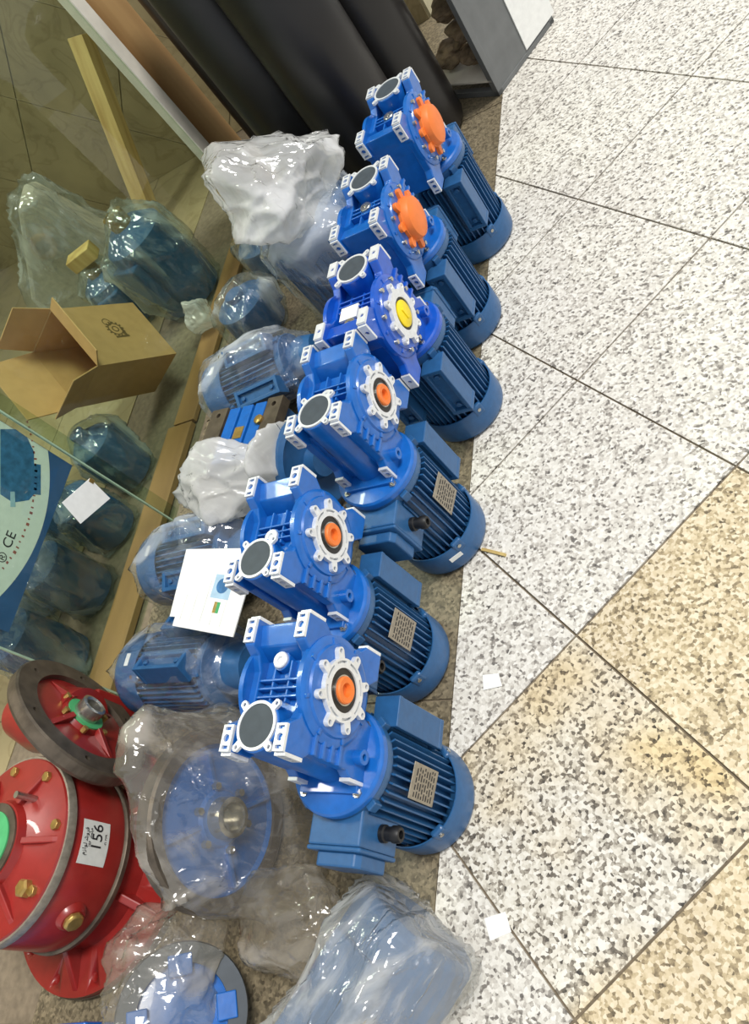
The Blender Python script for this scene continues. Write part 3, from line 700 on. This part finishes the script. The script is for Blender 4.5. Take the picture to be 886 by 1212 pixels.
# ------------------------------------------------------------------ things cut by the lower frame edge
r = thing('bagged_ring_gearbox', 'small blue gearbox with dark ring flange, half out of dusty bag', 'gearbox', frame((-.385, -.150, .125), (.70, .1, .7), (0, 0, 1)))
MB().lathe_closed([(.075, -.012), (.105, -.012), (.108, 0), (.105, .012), (.075, .012)], 48).build('ring_flange', 'cap_grey', r)
MB().lathe([(.09, -.10), (.085, -.02), (.076, .0), (.06, .002), (0, .002)], 40).build('housing', 'gear_blue', r)
for k in range(4): MB().box(.055, .088, -.02, .02, .004, .016, Matrix.Rotation(k * PI / 2 + .2, 4, 'Z')).build('spoke', 'gear_blue', r, .002)
bpy.context.view_layer.update()
b = bunch(r, (.035, -.055, -.005), .105, .06, 7.4, 'film_dusty', 'plastic_bag', .9)
r = thing('grey_foot_gearbox', 'blue gearbox with drilled grey iron foot beside the red drum base', 'gearbox', loc(-.73, -.29, 0, .2))
MB().box(-.16, .16, -.09, .07, .02, .15).build('housing', 'gear_blue', r, .006)
e = MB().box(-.20, -.12, -.1, .08, .001, .155).build('end_plate', 'iron', r)
h = MB(); h.cyl(.010, .135, .165, 14, loc(-.16, .04)); cut(e, h)
# wrapped bundle near the camera
r = thing('wrapped_motor', 'pale blue motor wrapped tight in dusty film, lying on floor edge', 'motor', frame((.045, .03, .118), (-.52, -.84, .03), (0, 0, 1)))
MB().lathe([(0, 0), (.085, 0), (.098, .012), (.098, .34), (0, .34)], 14, None, False).build('motor_body', 'motor_blue', r, .003)
MB().box(.06, .108, -.05, .05, .06, .28).build('terminal_box', 'motor_blue', r, .006)
bpy.context.view_layer.update()
bag(r, 'film_wrap', .010, .012, .010, (), 9, 31, 'film_wrap', .002)

# ------------------------------------------------------------------ behind the glass
MB_ = MB().box(-1.075, -.972, .44, 1.30, .001, .022)
tag(MB_.build('wooden_plank', 'wood_plank', None, .002), 'brown wooden plank lying along the inside of the glass', 'plank')
tag(MB().box(-1.06, -.972, 1.31, 2.15, .001, .018).build('wooden_plank', 'wood_plank', None, .002), 'brown wooden plank lying between cardboard box and glass', 'plank')
dark = [('dark blue motor in a clear bag right below the cardboard box', -1.20, 1.175, .082, .12), ('dark blue motor in a clear bag behind the blank white card', -1.19, .970, .080, .12),
        ('dark blue motor in a clear bag behind the blue poster edge', -1.20, .765, .082, .13), ('dark blue motor in a creased clear bag next to the end of the glass', -1.20, .560, .082, .14),
        ('dark blue motor in a glossy bag at the foot of the wooden stick', -1.20, 1.95, .128, .20), ('small dark blue part in a clear bag behind the cardboard box', -1.50, 1.98, .10, .13),
        ('dark blue motor in a clear bag farther inside than the white card', -1.43, 1.03, .09, .12), ('dark blue motor in a clear bag deep behind the poster', -1.43, .78, .09, .12),
        ('dark blue part in a clear bag outside the glass beside the bunched bag', -.775, 1.62, .095, .08), ('dark blue part in a clear bag outside the glass beside the door frame', -.77, 1.90, .10, .08)]
for i, (lab, x, y, rr, h_) in enumerate(dark):
    r = thing('bagged_motor', lab, 'motor', loc(x, y, 0, i * .7), 'bagged motors behind the glass')
    MB().lathe([(rr * .7, .0), (rr * .9, .01), (rr * .95, h_ * .5), (rr * .9, h_ * 1.5), (rr * .5, h_ * 1.7), (0, h_ * 1.72)], 24).build('motor_body', 'motor_blue', r)
    MB().box(-rr * .5, rr * .5, rr * .6, rr * 1.05, h_ * .5, h_ * 1.3).build('terminal_box', 'motor_blue', r, .006)
    MB().cyl(rr * .3, h_ * 1.7, h_ * 1.95, 16).build('shaft_end', 'brass' if i in (4, 5) else 'motor_blue', r)
    bpy.context.view_layer.update()
    bag(r, 'film_dark', .014, .018, .012, (), 7, 40 + i, floor_z=.002)
r = thing('bagged_parcel', 'pale grey padded parcel in a clear bag against the marble wall', 'parcel', Matrix.Translation((-1.82, 2.24, .0)) @ Matrix.Rotation(.35, 4, 'Z'))
MB().prism([(-.26, .0), (.26, .0), (.22, .12), (.12, .47), (.07, .49), (-.22, .2)], -.09, .09, Matrix(((1, 0, 0, 0), (0, 0, 1, 0), (0, 1, 0, 0), (0, 0, 0, 1)))).build('parcel', 'cloth', r, .02)
MB().ring(.03, .05, 0, .02, 24, frame((.02, -.095, .33), (0, -1, 0))).build('tape_roll', 'card', r)
bpy.context.view_layer.update()
bag(r, 'film_dark', .02, .025, .016, (), 6, 52, floor_z=.002)
tag(MB().box(-.055, .055, -.03, .03, 0, .05).build('wood_block', 'wood_pale', None, .003), 'short pale wood block lying on the bagged motors', 'wood block').matrix_world = Matrix.Translation((-1.48, 1.98, .275)) @ Matrix.Rotation(.3, 4, 'Z')
a_, b_ = at(94, 42, 1, 2.82), at(176, 252, 1, 2.55)
d = (b_ - a_); Mst = frame(a_, d.normalized(), (0, -1, .0)); ext = d.length + .12
tag(MB().box(-.036, .036, -.034, .034, 0, ext).build('wooden_stick', 'wood_pale', None, .002), 'square pale wooden stick leaning on the marble wall', 'stick').matrix_world = Mst
r = thing('film_ball', 'small ball of crumpled clear film by the corner of the cardboard box', 'plastic film', loc(-1.035, 1.72))
bunch(r, (0, 0, .075), .052, .05, 4.4, 'film_milky', 'film', 1.0, (0, 0), .02)
# cardboard box
P = [Vector(p) for p in ((-1.054, 1.315, .318), (-1.04, 1.53, .10), (-1.169, 1.466, .45))]
u = (P[1] - P[0]); v = (P[2] - P[0]); U, V = u.length, v.length; u.normalize(); v = (v - u * v.dot(u)).normalized(); wv = u.cross(v)
if wv.x < 0: wv = -wv
Mb = Matrix((u, v, wv)).transposed().to_4x4(); Mb.translation = P[0]
r = thing('cardboard_box', 'open brown cardboard box with printed emblem behind the glass', 'box', Mb); D = .17; t = .004
MB().box(0, U, 0, V, -t, 0).build('printed_panel', 'card', r)
MB().box(0, U, 0, t, -D, -t).build('side_panel', 'card', r); MB().box(0, U, V - t, V, -D, -t).build('side_panel', 'card', r)
MB().box(0, U, 0, V, -D - t, -D).build('rear_panel', 'card', r); MB().box(U - t, U, t, V - t, -D, -t).build('end_panel', 'card', r)
def flap(name, M, L, w_, m): MB().prism([(-L, w_ * .04), (0, 0), (0, w_), (-L, w_ * .96)], -t, 0, M).build(name, m, r, .001)
flap('flap', Matrix.Translation((0, 0, -D)) @ Matrix.Rotation(-.15, 4, 'Y'), .16, V, 'card')
flap('flap', Matrix.Translation((0, 0, -D)) @ Matrix.Rotation(-PI / 2, 4, 'X') @ Matrix.Rotation(PI, 4, 'X') @ Matrix.Rotation(.3, 4, 'Y'), .11, D, 'card')
flap('flap', Matrix.Translation((0, V, -D)) @ Matrix.Rotation(PI / 2, 4, 'X') @ Matrix.Rotation(-.2, 4, 'Y'), .11, D, 'card')
flap('flap', Matrix.Rotation(1.2, 4, 'Y') @ Matrix.Translation((0, V * .0, 0)), .06, V, 'card')
em = MB()
g = (U * .52, V * .56)
for k in range(14):
    a = k * 2 * PI / 14; em.box(.024, .031, -.003, .003, 0, .0006, Matrix.Translation((g[0], g[1], 0)) @ Matrix.Rotation(a, 4, 'Z'))
em.ring(.021, .025, 0, .0006, 28, loc(*g)); em.ring(.008, .012, 0, .0006, 20, loc(*g)); em.ring(.012, .015, 0, .0006, 20, loc(g[0] - .012, g[1] + .03)); em.box(-.02, .03, -.036, -.028, 0, .0006, loc(*g)); em.box(.018, .026, -.03, .004, 0, .0006, loc(*g))
em.build('printed_emblem', 'card_ink', r)
# poster on the inside of the pane
r = thing('poster', 'blue poster with large white disc and motor picture, inside the glass', 'poster', Matrix(((0, 0, 1, -.962), (1, 0, 0, .728), (0, 1, 0, .767), (0, 0, 0, 1))))
MB().box(-.235, .215, -.432, .42, -.002, 0).build('sheet', 'poster_blue', r)
dp = [(.417 * math.cos(k * PI / 60), .417 * math.sin(k * PI / 60)) for k in range(120)]
dp = clip(clip(dp, 1, 0, -.234), -1, 0, -.214)
MB().prism(dp, 0, .0006).build('white_disc', 'paper', r)
def pp(px, py): q = at(px, py, 0, -.962); return (q.y - .728, q.z - .767)
mo = [pp(*q) for q in [(0, 508), (18, 508), (32, 518), (40, 535), (40, 549), (48, 550), (48, 586), (40, 585), (34, 592), (15, 595), (0, 585)]]
MB().prism(mo, .0006, .001).build('printed_motor', 'ink_blue', r)
sh = [pp(*q) for q in [(12, 582), (17, 582), (18, 600), (12, 600)]]; MB().prism(sh, .001, .0013).build('printed_shaft', 'ink_pale', r)
def ptext(s, size, px, py, ang, m):
    c = pp(px, py); text_mesh(s, size, Matrix.Translation((c[0], c[1], .0008)) @ Matrix.Rotation(ang, 4, 'Z'), 'lettering', m, r)
ptext('CE', .034, 11, 639, .0, 'ink'); ptext('®', .032, 3, 660, 0, 'ink')
arc = MB()
for k in range(26):
    a = math.radians(-118 + k * 2.3 + 12)
    arc.box(.376, .376 + random.uniform(.004, .008), -.003, random.uniform(.0, .005), .0006, .001, Matrix.Rotation(a, 4, 'Z'))
tag(arc.build('small_print', 'ink_red', r), kind='stuff')
# blank card on the glass
cq = [at(x, y, 0, -.936) for x, y in ((106, 566), (130, 590), (95, 620), (73, 595))]
r = thing('white_card', 'blank white square card taped to the glass', 'card', Matrix.Translation(cq[0]))
MB().prism([(p.y - cq[0].y, p.z - cq[0].z) for p in cq], 0, .0012, Matrix(((0, 0, 1, 0), (1, 0, 0, 0), (0, 1, 0, 0), (0, 0, 0, 1)))).build('card_sheet', 'paper', r)
MB().box(.001, .0022, -.010, .002, -.014, .0).build('tape', 'brass', r)

# ------------------------------------------------------------------ black cylinders, cabinet
for k, (x, y, rr, lab) in enumerate([(-.235, 2.20, .12, 'tall black cylinder standing against the grey cabinet'), (-.285, 1.95, .12, 'tall scuffed black cylinder between the cabinet one and the bunched bag'),
        (-.51, 2.07, .12, 'tall black cylinder rising straight behind the bunched bag'), (-.725, 2.36, .12, 'tall black cylinder standing beside the raw wooden board')]):
    tag(MB().lathe([(0, 0), (rr - .03, 0), (rr - .008, .012), (rr, .035), (rr, .80), (rr - .02, .84), (rr * .4, .87), (0, .87)], 48, None).build('black_cylinder', 'pipe_black'), lab, 'cylinder', 'tall black cylinders').location = (x, y, .0)
c0 = Vector((-.010, 2.235, 0)); e1 = Vector((.125, .190, 0)).normalized(); e2 = Vector((-.72, .69, 0)).normalized()
e2 = (e2 - e1 * e1.dot(e2)).normalized()
Mc = Matrix((e1, e2, Vector((0, 0, 1)))).transposed().to_4x4(); Mc.translation = c0
r = thing('metal_cabinet', 'grey metal shelf frame with side panel, filled with scrap', 'shelf', Mc)
MB().box(.02, .30, -.002, .004, .012, .8).build('side_panel', 'cab_grey', r, .001)
MB().box(0, .30, -.004, .02, 0, .014).build('rail', 'cab_grey', r, .001)
for xx, yy in ((0, 0), (.28, 0), (0, .28), (.28, .28)): MB().box(xx, xx + .02, yy - .004, yy + .016, 0, .8).build('post', 'cab_grey', r, .001)
MB().box(0, .02, 0, .28, .0, .018).build('rail', 'cab_grey', r, .001); MB().box(0, .3, 0, .3, .048, .054).build('tray', 'white_metal', r)
MB().box(0, .3, 0, .3, .42, .426).build('tray', 'white_metal', r)
MB().box(.16, .31, -.0055, -.0025, .02, .5).build('paper_sheet', 'paper', r)
SC = [('brown scrap slab lying flat on the shelf tray', .085, .085, .095, 1.0), ('pale brown scrap lump at the panel side of the tray', .215, .085, .095, .8), ('dark brown scrap lump deep in the tray', .095, .225, .095, .9),
      ('long scrap piece lying across the lower scrap', .12, .13, .155, 1.15), ('rounded scrap lump against the rear shelf post', .21, .22, .15, .8), ('broad scrap piece near the top of the shelf pile', .12, .15, .225, 1.25), ('tilted scrap slab above the broad scrap piece', .15, .12, .29, 1.3), ('topmost scrap piece of the pile in the shelf', .11, .16, .36, 1.2)]
for k, (lab, x, y, z, f) in enumerate(SC):
    bm = bmesh.new(); bmesh.ops.create_icosphere(bm, subdivisions=4, radius=.058)
    for vv in bm.verts: vv.co *= 1 + .5 * noise.noise(vv.co * 18 + Vector((k * 5, 0, 0))) + .15 * noise.noise(vv.co * 60 + Vector((k * 5, 0, 0))); vv.co.z *= .5; vv.co.x *= f
    me = bpy.data.meshes.new('scrap_chunk'); bm.to_mesh(me); bm.free(); me.materials.append(MATS['scrap'])
    o = bpy.data.objects.new('scrap_chunk', me); COL.objects.link(o)
    o.matrix_world = Mc @ Matrix.Translation((x, y, z)) @ Matrix.Rotation(k * 1.3, 4, 'Z')
    tag(o, lab, 'scrap', 'scrap pieces in the shelf')

# ------------------------------------------------------------------ litter on the floor
def paper(pts, lab):
    q = [at(x, y, 2, .001) for x, y in pts]
    tag(MB().prism([(p.x, p.y) for p in q], .001, .0018).build('paper_scrap', 'paper'), lab, 'paper')
paper([(571, 799), (590, 797), (594, 812), (572, 817)], 'white paper scrap on the pale tile beside the set-back gear motor')
paper([(573, 1087), (598, 1079), (605, 1103), (580, 1114)], 'white square paper scrap near the wrapped motor')
s0, s1 = at(570, 650, 2, .003), at(598, 657, 2, .003)
tag(MB().box(0, (s1 - s0).length, -.003, .003, -.0025, .002).build('wood_splinter', 'wood_pale'), 'thin wood splinter on the floor', 'splinter').matrix_world = frame(s0, (0, 0, 1), s1 - s0)
